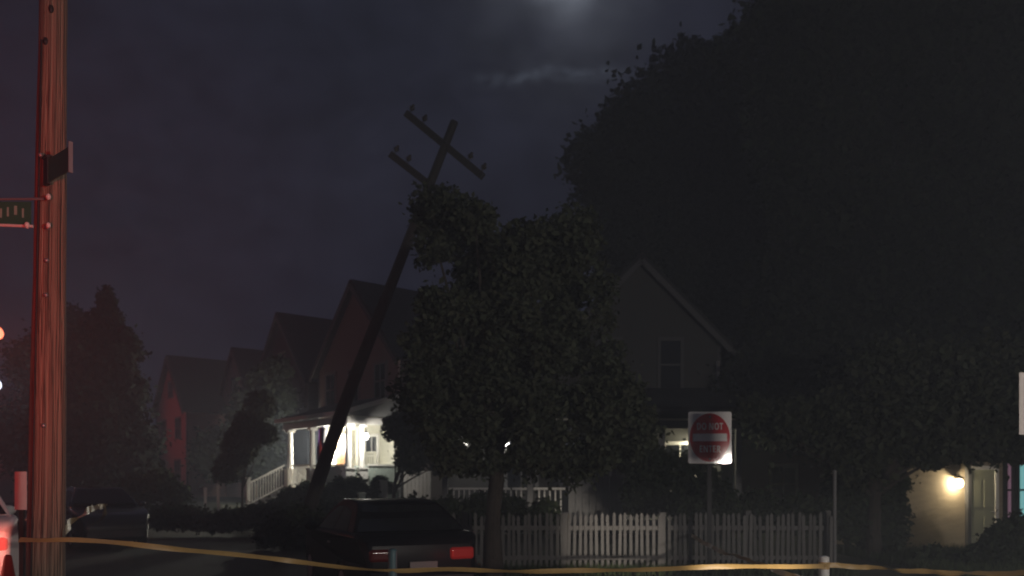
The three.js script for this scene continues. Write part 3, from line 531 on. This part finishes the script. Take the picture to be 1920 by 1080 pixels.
{ const l = new THREE.PointLight(0xff4034, 0.14); l.name = 'rear_red_light'; l.position.set(-2.7, 0.74, 0.42); l.castShadow = true; l.shadow.radius = 4; hatch.add(l); }  // red light behind the car, placed for the sheen on its rear
makeCar('dark car parked behind the near utility pole under the pointed tree', [-11.0, 0, -21.2], -0.9, [0.02, 0.022, 0.022], { H: 1.5 });
{
  const c = makeCar('white tall car at the left edge, its rear lit bright red', [-7.74, 0, -10.66], 2.214, [0.74, 0.72, 0.7], { H: 1.76, rough: 0.4, tailGlow: 0.5 });
  for (const s of [-1, 1]) { const l = new THREE.PointLight(0xff8878, 1.1); l.name = 'rear_red_light'; l.position.set(-2.62, 0.98, s * 0.5); l.castShadow = true; l.shadow.radius = 4; c.add(l); }  // red lights placed behind the car to brighten its rear
}
makeCar('dark car half out of the left edge behind the white one', [-14.2, 0, -19.5], 0.2, [0.05, 0.02, 0.02], { H: 1.5 });
{ // unseen car and lamps behind the camera, placed to light the scene
  const o = makeCar('unseen emergency car behind the camera, placed to carry the search lamp', [4.3, 0, 3.9], 1.76, [0.3, 0.02, 0.02], { H: 1.5, name: 'unseen_emergency_car' });
  o.updateMatrixWorld(true);
  const b = thing('unseen_red_beacon', 'unseen red beacon on a slim stand, placed to light the wooden pole red', 'beacon', [RED.x, RED.y, RED.z]);
  part(b, 'lens', rod(V(0, -0.09, 0), V(0, 0.1, 0), 0.085, 0.07, 16), glow(1, 0.06, 0.03, 4)); part(b, 'stand', [rod(V(0, -1.62, 0), V(0, -0.1, 0), 0.025), rod(V(0, -1.61, 0), V(0, -1.55, 0), 0.22, 0.2, 16)], MAT.iron);
  const q = thing('unseen_search_lamp', 'unseen round search lamp on the car roof, placed to light the picket gate', 'search lamp', [SEARCH.x, SEARCH.y, SEARCH.z]);
  const can = part(q, 'housing', new THREE.CylinderGeometry(0.1, 0.07, 0.16, 20).rotateX(Math.PI / 2).translate(0, 0, -0.085), MAT.iron); part(can, 'lens', new THREE.CylinderGeometry(0.092, 0.092, 0.01, 20).rotateX(Math.PI / 2).translate(0, 0, 0.002), glow(1, 0.95, 0.85, 12));
  can.lookAt(1.95, 0.58, -15); part(q, 'stalk', rod(V(0, -0.24, 0.06), V(0, -0.05, 0.06), 0.02), MAT.iron);
  const f = thing('unseen_flood_lamp', 'unseen white flood lamp on a tripod mast behind the camera, lighting the street', 'flood lamp', [FLOOD.x, FLOOD.y, FLOOD.z]);
  const head = part(f, 'lamp_panel', bx(0.66, 0.36, 0.02), glow(1, 0.94, 0.84, 30)); head.lookAt(FLOOD.x - 7.4, 2.2, -16);
  const hs = part(head, 'housing', [bx(0.74, 0.44, 0.08, 0, 0, -0.052)], MAT.iron); void hs;
  part(f, 'mast', [rod(V(0.08, -2.6, 0.2), V(0.08, -0.05, 0.2), 0.03)], MAT.steel);
  for (let i = 0; i < 3; i++) part(f, 'leg', rod(V(0.08, -1.7, 0.2), V(0.08 + 0.6 * Math.cos(i * 2.1), -2.61, 0.2 + 0.6 * Math.sin(i * 2.1)), 0.018), MAT.steel);
}
{ // the emergency car farther down the side street, out of the frame, whose beacon reddens the house fronts
  const o = makeCar('unseen emergency car beyond the left edge, its roof beacon reddening the house fronts', [-34, 0, -50], 2.27, [0.3, 0.3, 0.3], { H: 1.5, name: 'unseen_emergency_car' });
  const b = thing('unseen_roof_beacon', 'unseen red roof beacon down the side street, placed to redden the house fronts', 'beacon', [-34, 1.66, -50]);
  part(b, 'lens', rod(V(0, -0.1, 0), V(0, 0.12, 0), 0.16, 0.13, 16), glow(1, 0.06, 0.03, 4)); part(b, 'base', rod(V(0, -0.16, 0), V(0, -0.1, 0), 0.2, 0.2, 16), MAT.iron);
  const l = new THREE.SpotLight(0xff3226, 70, 0, 0.5, 0.8); l.name = 'unseen_roof_beacon_light'; l.position.set(-33.8, 1.7, -50); l.target.position.set(-16, 8.5, -48.2); l.castShadow = true; l.shadow.radius = 6; scene.add(l, l.target); void o;
}
{ // cone
  const p = at(15, 900, 8.4), o = thing('traffic_cone', 'orange traffic cone standing before the red lit car at the lower left', 'traffic cone', [p.x, 0, p.z]);
  part(o, 'cone', new THREE.LatheGeometry([[0.17, 0.03], [0.165, 0.06], [0.035, 0.9], [0.02, 0.915], [0.0, 0.915]].map((q) => new THREE.Vector2(...q)), 24), M(0.62, 0.09, 0.03, { roughness: 0.5 }));
  part(o, 'base', bx(0.4, 0.04, 0.4, 0, 0.02, 0), MAT.rubber); part(o, 'collar', new THREE.CylinderGeometry(0.102, 0.123, 0.13, 24, 1, true).translate(0, 0.42, 0), M(0.6, 0.6, 0.6, { side: THREE.DoubleSide, roughness: 0.4 }));
}
// ------------------------------------------------------------------ street lamps at the left edge
{
  const mk = (label, px, py, d, rgb, power, e, r) => {
    const p = at(px, py, d), o = thing('street_lamp', label, 'street lamp', [p.x, 0, p.z]);
    part(o, 'post', [rod(V(0, 0, 0), V(0, p.y - r * 1.1, 0), 0.07, 0.05, 12), rod(V(0, 0, 0), V(0, 0.5, 0), 0.13, 0.09, 12)], MAT.iron);
    part(o, 'lamp_globe', globe(r, 0, p.y, 0), glow(...rgb, e)); part(o, 'cap', new THREE.ConeGeometry(r * 0.9, r * 0.6, 14).translate(0, p.y + r * 1.2, 0), MAT.iron);
    const l = new THREE.PointLight(new THREE.Color().setRGB(...rgb), power); l.name = 'street_lamp_light'; l.position.set(0, p.y, 0); l.castShadow = true; l.shadow.radius = r / 0.02; o.add(l);
  };
  mk('street lamp with an orange red globe cut by the left edge', -7, 625, 26, [1, 0.2, 0.1], 10, 3, 0.21);
  mk('street lamp with a white globe at the left edge, below the orange one', -9, 722, 34, [0.8, 0.85, 1], 4, 2.4, 0.24);
}

// ------------------------------------------------------------------ trees and shrubs
function crownGeometry(blobs, n, size, long = 1.7) {
  const pos = new Float32Array(n * 12), col = new Float32Array(n * 12), nor = new Float32Array(n * 12), idx = new Uint32Array(n * 6);
  const cum = []; let tot = 0; for (const b of blobs) { tot += b.r * b.r * (b.k ?? 1); cum.push(tot); }
  const d = V(0, 0, 0), a = V(0, 0, 0), c = V(0, 0, 0), nn = V(0, 0, 0), p = V(0, 0, 0);
  for (let i = 0; i < n; i++) {
    const q = rnd() * tot; let bi = 0; while (cum[bi] < q) bi++;
    const b = blobs[bi];
    let s, k = 0;
    do { d.set(rr(-1, 1), rr(-1, 1), rr(-1, 1)); s = d.length(); k++; } while ((s > 1 || s < 0.05) && k < 20); d.divideScalar(s);
    const lump = 1 + 0.42 * fbm(d.x * 2.3 + b.x, d.y * 2.3 + b.y, d.z * 2.3 + b.z, 3) + 0.26 * noise.noise(d.x * 6 + b.x, d.y * 6, d.z * 6) + 0.16 * noise.noise(d.x * 15, d.y * 15 + b.y, d.z * 15);
    const rad = b.r * lump * (0.42 + 0.58 * Math.sqrt(rnd()) + (rnd() < 0.22 ? rr(0, 0.5) * rnd() : 0));
    p.set(b.x + d.x * rad, b.y + d.y * rad * (b.sy ?? 1), b.z + d.z * rad * (b.sz ?? 1));
    a.set(rr(-1, 1), rr(-1, 0.6), rr(-1, 1)).addScaledVector(d, 0.5).normalize(); c.set(rr(-1, 1), rr(-1, 1), rr(-1, 1)).cross(a).normalize(); nn.crossVectors(a, c).normalize();
    const big = rr(0.45, 1.0) + 0.75 * rnd() * rnd(), L = size * big * rr(0.8, 1.2) * long * 0.5, W = size * big * rr(0.8, 1.2) * 0.5, f = W * 0.35, tone = rr(0.75, 1.25), warm = rr(0.92, 1.06);
    const vs = [[-L, 0, 0], [0, -W, f], [L, 0, 0], [0, W, f]];
    for (let v = 0; v < 4; v++) {
      const o = i * 12 + v * 3, t = vs[v];
      pos[o] = p.x + a.x * t[0] + c.x * t[1] + nn.x * t[2]; pos[o + 1] = p.y + a.y * t[0] + c.y * t[1] + nn.y * t[2]; pos[o + 2] = p.z + a.z * t[0] + c.z * t[1] + nn.z * t[2];
      nor[o] = nn.x; nor[o + 1] = nn.y; nor[o + 2] = nn.z; col[o] = tone * warm; col[o + 1] = tone; col[o + 2] = tone * 0.95;
    }
    idx.set([i * 4, i * 4 + 1, i * 4 + 2, i * 4, i * 4 + 2, i * 4 + 3], i * 6);
  }
  const g = new THREE.BufferGeometry(); g.setAttribute('position', new THREE.BufferAttribute(pos, 3)); g.setAttribute('normal', new THREE.BufferAttribute(nor, 3)); g.setAttribute('color', new THREE.BufferAttribute(col, 3)); g.setAttribute('uv', new THREE.BufferAttribute(new Float32Array(n * 8), 2)); g.setIndex(new THREE.BufferAttribute(idx, 1)); return g;
}
function tree(name, label, basePx, d, blobsPx, n, size, mat, trunkR, cat = 'tree', group, lowest = 0) {   // blobs: [px, py, radius in metres, depth offset, sy]
  const b = at(basePx, 900, d), o = thing(name, label, cat, [b.x, lowest, b.z], 0, group);
  const blobs = blobsPx.map(([x, y, r, dz = 0, sy = 1, k = 1]) => { const p = at(x, y, d - dz); return { x: p.x - b.x, y: p.y - lowest, z: p.z - b.z, r, sy, k }; });
  if (trunkR) {
    const cy = blobs.reduce((s, q) => s + q.y, 0) / blobs.length, top = blobs.reduce((m, q) => (q.y > m.y ? q : m)), parts = [];
    const fork = V(rr(-0.1, 0.1), cy * 0.55, rr(-0.1, 0.1));
    parts.push(taper([V(0, -0.2, 0), V(rr(-0.08, 0.08), cy * 0.25, 0), fork, V(top.x * 0.6, top.y * 0.7, top.z * 0.6)], [trunkR * 1.25, trunkR, trunkR * 0.8, trunkR * 0.25], 12, 0.25));
    for (const q of blobs.slice(0, 14)) { const e = V(q.x, q.y, q.z), s0 = fork.clone().multiplyScalar(rr(0.75, 1.0)); parts.push(taper([s0, s0.clone().lerp(e, 0.5).add(V(0, 0.12 * q.r, 0)), e], [trunkR * 0.5, trunkR * 0.3, trunkR * 0.1], 7, 0.2)); }
    part(o, 'trunk', parts[0], MAT.bark); part(o, 'limbs', parts.slice(1), MAT.bark);
  }
  part(o, 'crown', crownGeometry(blobs, n, size), mat);
  return o;
}
// clumps of leaves strewn through an outline (in sight-line pixels at the tree's distance), as foliage masses of uneven size with gaps between
function clumps(outline, n, r0, r1, depth, edge = 0.45, holes = []) {
  const xs = outline.map((p) => p[0]), ys = outline.map((p) => p[1]), out = [], x0 = Math.min(...xs), x1 = Math.max(...xs), y0 = Math.min(...ys), y1 = Math.max(...ys);
  const inside = (x, y) => { let c = false; for (let i = 0, j = outline.length - 1; i < outline.length; j = i++) { const [a, b] = outline[i], [p, q] = outline[j]; if ((b > y) !== (q > y) && x < (p - a) * (y - b) / (q - b) + a) c = !c; } return c; };
  for (let k = 0; out.length < n && k < n * 60; k++) { const x = rr(x0, x1), y = rr(y0, y1); if (inside(x, y) && !holes.some(([a, b, c]) => Math.hypot(x - a, y - b) < c)) out.push([x, y, r0 + (r1 - r0) * rnd() * rnd(), rr(-depth, depth), rr(0.6, 1.05)]); }
  for (let i = 0; i < outline.length; i++) { const [a, b] = outline[i], [p, q] = outline[(i + 1) % outline.length], m = Math.max(1, Math.round(Math.hypot(a - p, b - q) / (edge * 90))); for (let k = 0; k < m; k++) { const t = (k + rnd()) / m; out.push([a + (p - a) * t + rr(-6, 6), b + (q - b) * t + rr(-6, 6), r0 * rr(0.5, 1.0), rr(-depth, depth) * 0.6, rr(0.6, 1.1), 0.6]); } }
  return out;
}
// the street tree in front of the fence
tree('street_tree', 'dense street tree before the fence, its crown hiding the middle of the broken pole', 925, 13.9, clumps([[802, 372], [840, 362], [868, 380], [900, 415], [960, 420], [1010, 428], [1058, 408], [1095, 415], [1118, 470], [1122, 540], [1128, 600], [1150, 700], [1215, 780], [1180, 850], [1100, 878], [1010, 884], [930, 872], [860, 880], [815, 820], [785, 740], [790, 600], [800, 480]], 150, 0.3, 0.6, 0.9, 0.45, [[868, 832, 32], [952, 830, 30], [1078, 806, 32], [1030, 700, 30], [850, 560, 26]]), 76000, 0.068, LEAF.mid, 0.14);
// the great trees at the right
tree('big_tree', 'huge dark tree whose ragged edge meets the night sky right of centre', 1330, 34, clumps([[1118, 322], [1126, 285], [1152, 248], [1210, 202], [1266, 138], [1310, 112], [1345, 135], [1390, 180], [1430, 170], [1580, 200], [1580, 640], [1300, 640], [1190, 530], [1140, 450], [1114, 380]], 140, 1.1, 2.3, 2.2), 150000, 0.19, LEAF.dark, 0.45, 'tree', 'large trees at the right');
tree('big_tree', 'black broad tree filling the upper right corner of the frame', 1640, 25, clumps([[1415, 120], [1428, 40], [1450, -40], [1510, -10], [1545, 62], [1575, 10], [1610, -60], [2020, -80], [2020, 790], [1420, 780], [1450, 600], [1490, 420], [1440, 230]], 230, 0.9, 2.0, 2.0), 190000, 0.16, LEAF.dark, 0.4, 'tree', 'large trees at the right');
tree('leafy_tree', 'dark leafy tree whose lowest leaves hang before the lit beige wall', 1640, 17.2, [[1640, 790, 0.9], [1730, 800, 0.85], [1810, 790, 0.85], [1890, 800, 0.8], [1560, 800, 0.7], [1745, 865, 0.3, 0, 0.6], [1700, 862, 0.25, 0, 0.6], [1600, 860, 0.6], [1480, 790, 0.5], [1410, 770, 0.32, 0, 1], [1650, 720, 0.9], [1760, 720, 0.9], [1860, 720, 0.9]], 40000, 0.09, LEAF.mid, 0.14, 'tree', 'large trees at the right');
// left
tree('pointed_tree', 'tall dark tree with a pointed crown left of the red gable house', 205, 33, [[201, 570, 0.36, 0, 1.9], [200, 605, 0.62, 0, 1.2], [180, 645, 0.9], [222, 655, 0.85], [160, 700, 1.4], [230, 735, 0.9], [192, 740, 1.5], [190, 840, 2.0], [258, 865, 0.8], [150, 830, 1.9]], 60000, 0.15, LEAF.fir, 0.28, 'tree', 'trees by the side street');
tree('round_tree', 'dark round tree standing just right of the near pole behind the pointed one', 120, 38, [[125, 615, 1.0], [100, 690, 1.8], [130, 780, 2.2], [85, 820, 2]], 36000, 0.15, LEAF.fir, 0.25, 'tree', 'trees by the side street');
tree('dark_tree', 'dark tree rising between the roofs left of the lit porch', 470, 39, [[500, 720, 0.9], [475, 770, 1.1], [510, 760, 1.2], [470, 840, 1.5], [410, 850, 1.2], [520, 690, 0.6]], 30000, 0.14, LEAF.dark, 0.2, 'tree', 'trees by the side street');
tree('porch_tree', 'small dark tree right of the lit porch with white gaps between its leaves', 742, 25.5, [[775, 810, 0.72], [740, 800, 0.4], [815, 820, 0.6], [770, 860, 0.5], [830, 870, 0.4], [790, 760, 0.6]], 11000, 0.09, LEAF.mid, 0.07);
tree('porch_tree', 'thin dark tree left of the porch steps by the side street', 452, 29, [[470, 800, 0.62], [488, 760, 0.5], [450, 840, 0.65], [425, 880, 0.5], [503, 815, 0.34]], 6500, 0.1, LEAF.mid, 0.05);
// shrubs
const shrub = (label, px, d, list, n, size = 0.09, low = 0) => tree('shrub', label, px, d, list, n, size, LEAF.bush, 0, 'shrub', 'shrubs in the front gardens', low);
shrub('rounded dark shrub before the lit porch, right of the leaning pole', 650, 26.5, [[640, 925, 0.5], [665, 920, 0.45], [615, 935, 0.4], [690, 935, 0.4], [640, 950, 0.5]], 5200, 0.1);
shrub('low dark shrub at the foot of the porch steps, left of the leaning pole', 565, 28, [[575, 925, 0.42], [545, 935, 0.4], [600, 940, 0.5], [520, 955, 0.4]], 4200, 0.1);
shrub('dark low bush around the foot of the leaning pole', 552, 19.4, [[525, 985, 0.34], [560, 975, 0.36], [595, 985, 0.34], [545, 1005, 0.36], [580, 1010, 0.34], [500, 1005, 0.3]], 5200, 0.075);
shrub('long dark hedge by the side street, placed to shade the ground from the porch', 480, 24, [[425, 975, 0.34], [450, 972, 0.36], [475, 968, 0.36], [500, 968, 0.38], [525, 965, 0.36], [400, 980, 0.3], [550, 965, 0.36], [600, 962, 0.4], [640, 965, 0.4], [680, 965, 0.4], [375, 975, 0.34], [350, 970, 0.36], [325, 968, 0.38], [298, 970, 0.36]], 12000, 0.085);  // placed to keep the porch light off the street
shrub('small shrub at the end of the sage panel under the porch corner', 712, 27, [[712, 908, 0.28], [730, 915, 0.2]], 1500, 0.08);
shrub('reddish dim bushes below the pointed tree by the side street', 280, 30, [[260, 920, 0.6], [300, 910, 0.6], [330, 930, 0.5], [235, 935, 0.5]], 4500, 0.12);
shrub('leafy bush in the lower right corner before the lit door', 1880, 15, [[1890, 1020, 0.42], [1860, 1045, 0.36], [1925, 1010, 0.5], [1830, 1060, 0.25]], 5200, 0.07);
shrub('tuft of tall leaves under the lit lantern beside the tape', 1745, 15.5, [[1745, 1050, 0.2, 0, 1.4], [1790, 1058, 0.22, 0, 0.8], [1725, 1050, 0.12, 0, 1.6], [1820, 1055, 0.2]], 1600, 0.08);
shrub('dark hedge behind the picket fence left of the bright gate', 900, 17.5, [[840, 965, 0.4], [900, 960, 0.4], [960, 965, 0.4], [1020, 968, 0.35], [780, 965, 0.4]], 6500, 0.08);
shrub('dark hedge behind the picket fence right of the bright gate', 1400, 17.5, [[1290, 960, 0.35], [1350, 955, 0.45], [1420, 960, 0.45], [1490, 965, 0.42], [1545, 970, 0.4]], 6500, 0.08);
shrub('tall dark shrub added to hide the lit porch left of the round red sign', 1240, 19.5, [[1225, 865, 0.42], [1270, 880, 0.45], [1190, 860, 0.45], [1165, 830, 0.3], [1205, 930, 0.5], [1310, 890, 0.45], [1250, 925, 0.5], [1330, 930, 0.5]], 9000, 0.08);  // added to cover the lit wall under the porch
shrub('tall dark hedge hiding the side of the beige house beside its lit wall', 1650, 17.6, [[1668, 905, 0.42], [1640, 930, 0.5], [1605, 920, 0.5], [1672, 960, 0.38], [1630, 985, 0.5], [1590, 970, 0.5], [1602, 885, 0.42], [1585, 920, 0.45], [1670, 1000, 0.36]], 14000, 0.08);
// grass
function grass(name, x0, x1, z0, z1, n, h) {
  const g = new THREE.BufferGeometry(); g.setAttribute('position', new THREE.Float32BufferAttribute([-0.012, 0, 0, 0.012, 0, 0, 0.0, 1, 0.25], 3)); g.setAttribute('normal', new THREE.Float32BufferAttribute([0, 0.4, 0.9, 0, 0.4, 0.9, 0, 0.4, 0.9], 3));
  const m = new THREE.InstancedMesh(g, M(0.07, 0.1, 0.04, { side: THREE.DoubleSide }), n), q = new THREE.Object3D();
  for (let i = 0; i < n; i++) { q.position.set(rr(x0, x1), 0, rr(z0, z1)); q.rotation.set(rr(-0.4, 0.4), rr(0, 6.3), rr(-0.4, 0.4)); q.scale.set(1, h * rr(0.4, 1.2), h); q.updateMatrix(); m.setMatrixAt(i, q.matrix); }
  m.name = numbered(name); m.userData = { kind: 'stuff', label: 'short ragged grass', category: 'grass' }; scene.add(m); return m;
}
grass('grass', -2.6, 6.2, -15.6, -14.2, 9000, 0.16).userData.label = 'ragged grass along the foot of the picket fence';
grass('grass', 7.5, 14, -19, -14, 16000, 0.22).userData.label = 'grass before the beige house at the lower right';

// ------------------------------------------------------------------ small things in the front gardens
{
  const g = thing('garden_fence', 'short white board fence lit by the porch, right of its corner under the small tree', 'fence', [0, 0, 0]);
  const a = at(757, 900, 28.6), b = at(808, 900, 28.3); g.position.set(a.x, 0.6, a.z); g.rotation.y = Math.atan2(-(b.z - a.z), b.x - a.x);
  const L = Math.hypot(b.x - a.x, b.z - a.z); for (let i = 0; i < 7; i++) part(g, 'board', bx(L / 7 - 0.02, 1.4, 0.025, (i + 0.5) * L / 7, 0.72, 0), MAT.white);
  for (const y of [1.1, 0.3]) part(g, 'rail', bx(L, 0.07, 0.03, L / 2, y, -0.03), MAT.white);
  const post = (label, px, d, y0, y1, wd, mat) => { const p = at(px, 900, d), t = thing('garden_post', label, 'post', [p.x, 0, p.z], 0.4, 'garden posts'); part(t, 'post', bx(wd, y1 - y0, wd, 0, (y0 + y1) / 2, 0), mat); part(t, 'cap', bx(wd + 0.05, 0.05, wd + 0.05, 0, y1 + 0.025, 0), mat); };
  post('pale post under the right end of the porch panel', 719, 26.8, 0, 1.65, 0.24, MAT.white);
  post('greenish post beside the dark shrub before the porch', 678, 25.2, 0, 1.25, 0.2, MAT.sage);
  post('left one of two pale thin posts by the side street', 385, 31, 0, 1.35, 0.1, MAT.white);
  post('right one of two pale thin posts by the side street', 409, 31, 0, 1.5, 0.1, MAT.white);
}
scene.traverse((m) => { if (m.isMesh) { m.castShadow = true; m.receiveShadow = true; } });
renderer.render(scene, camera);
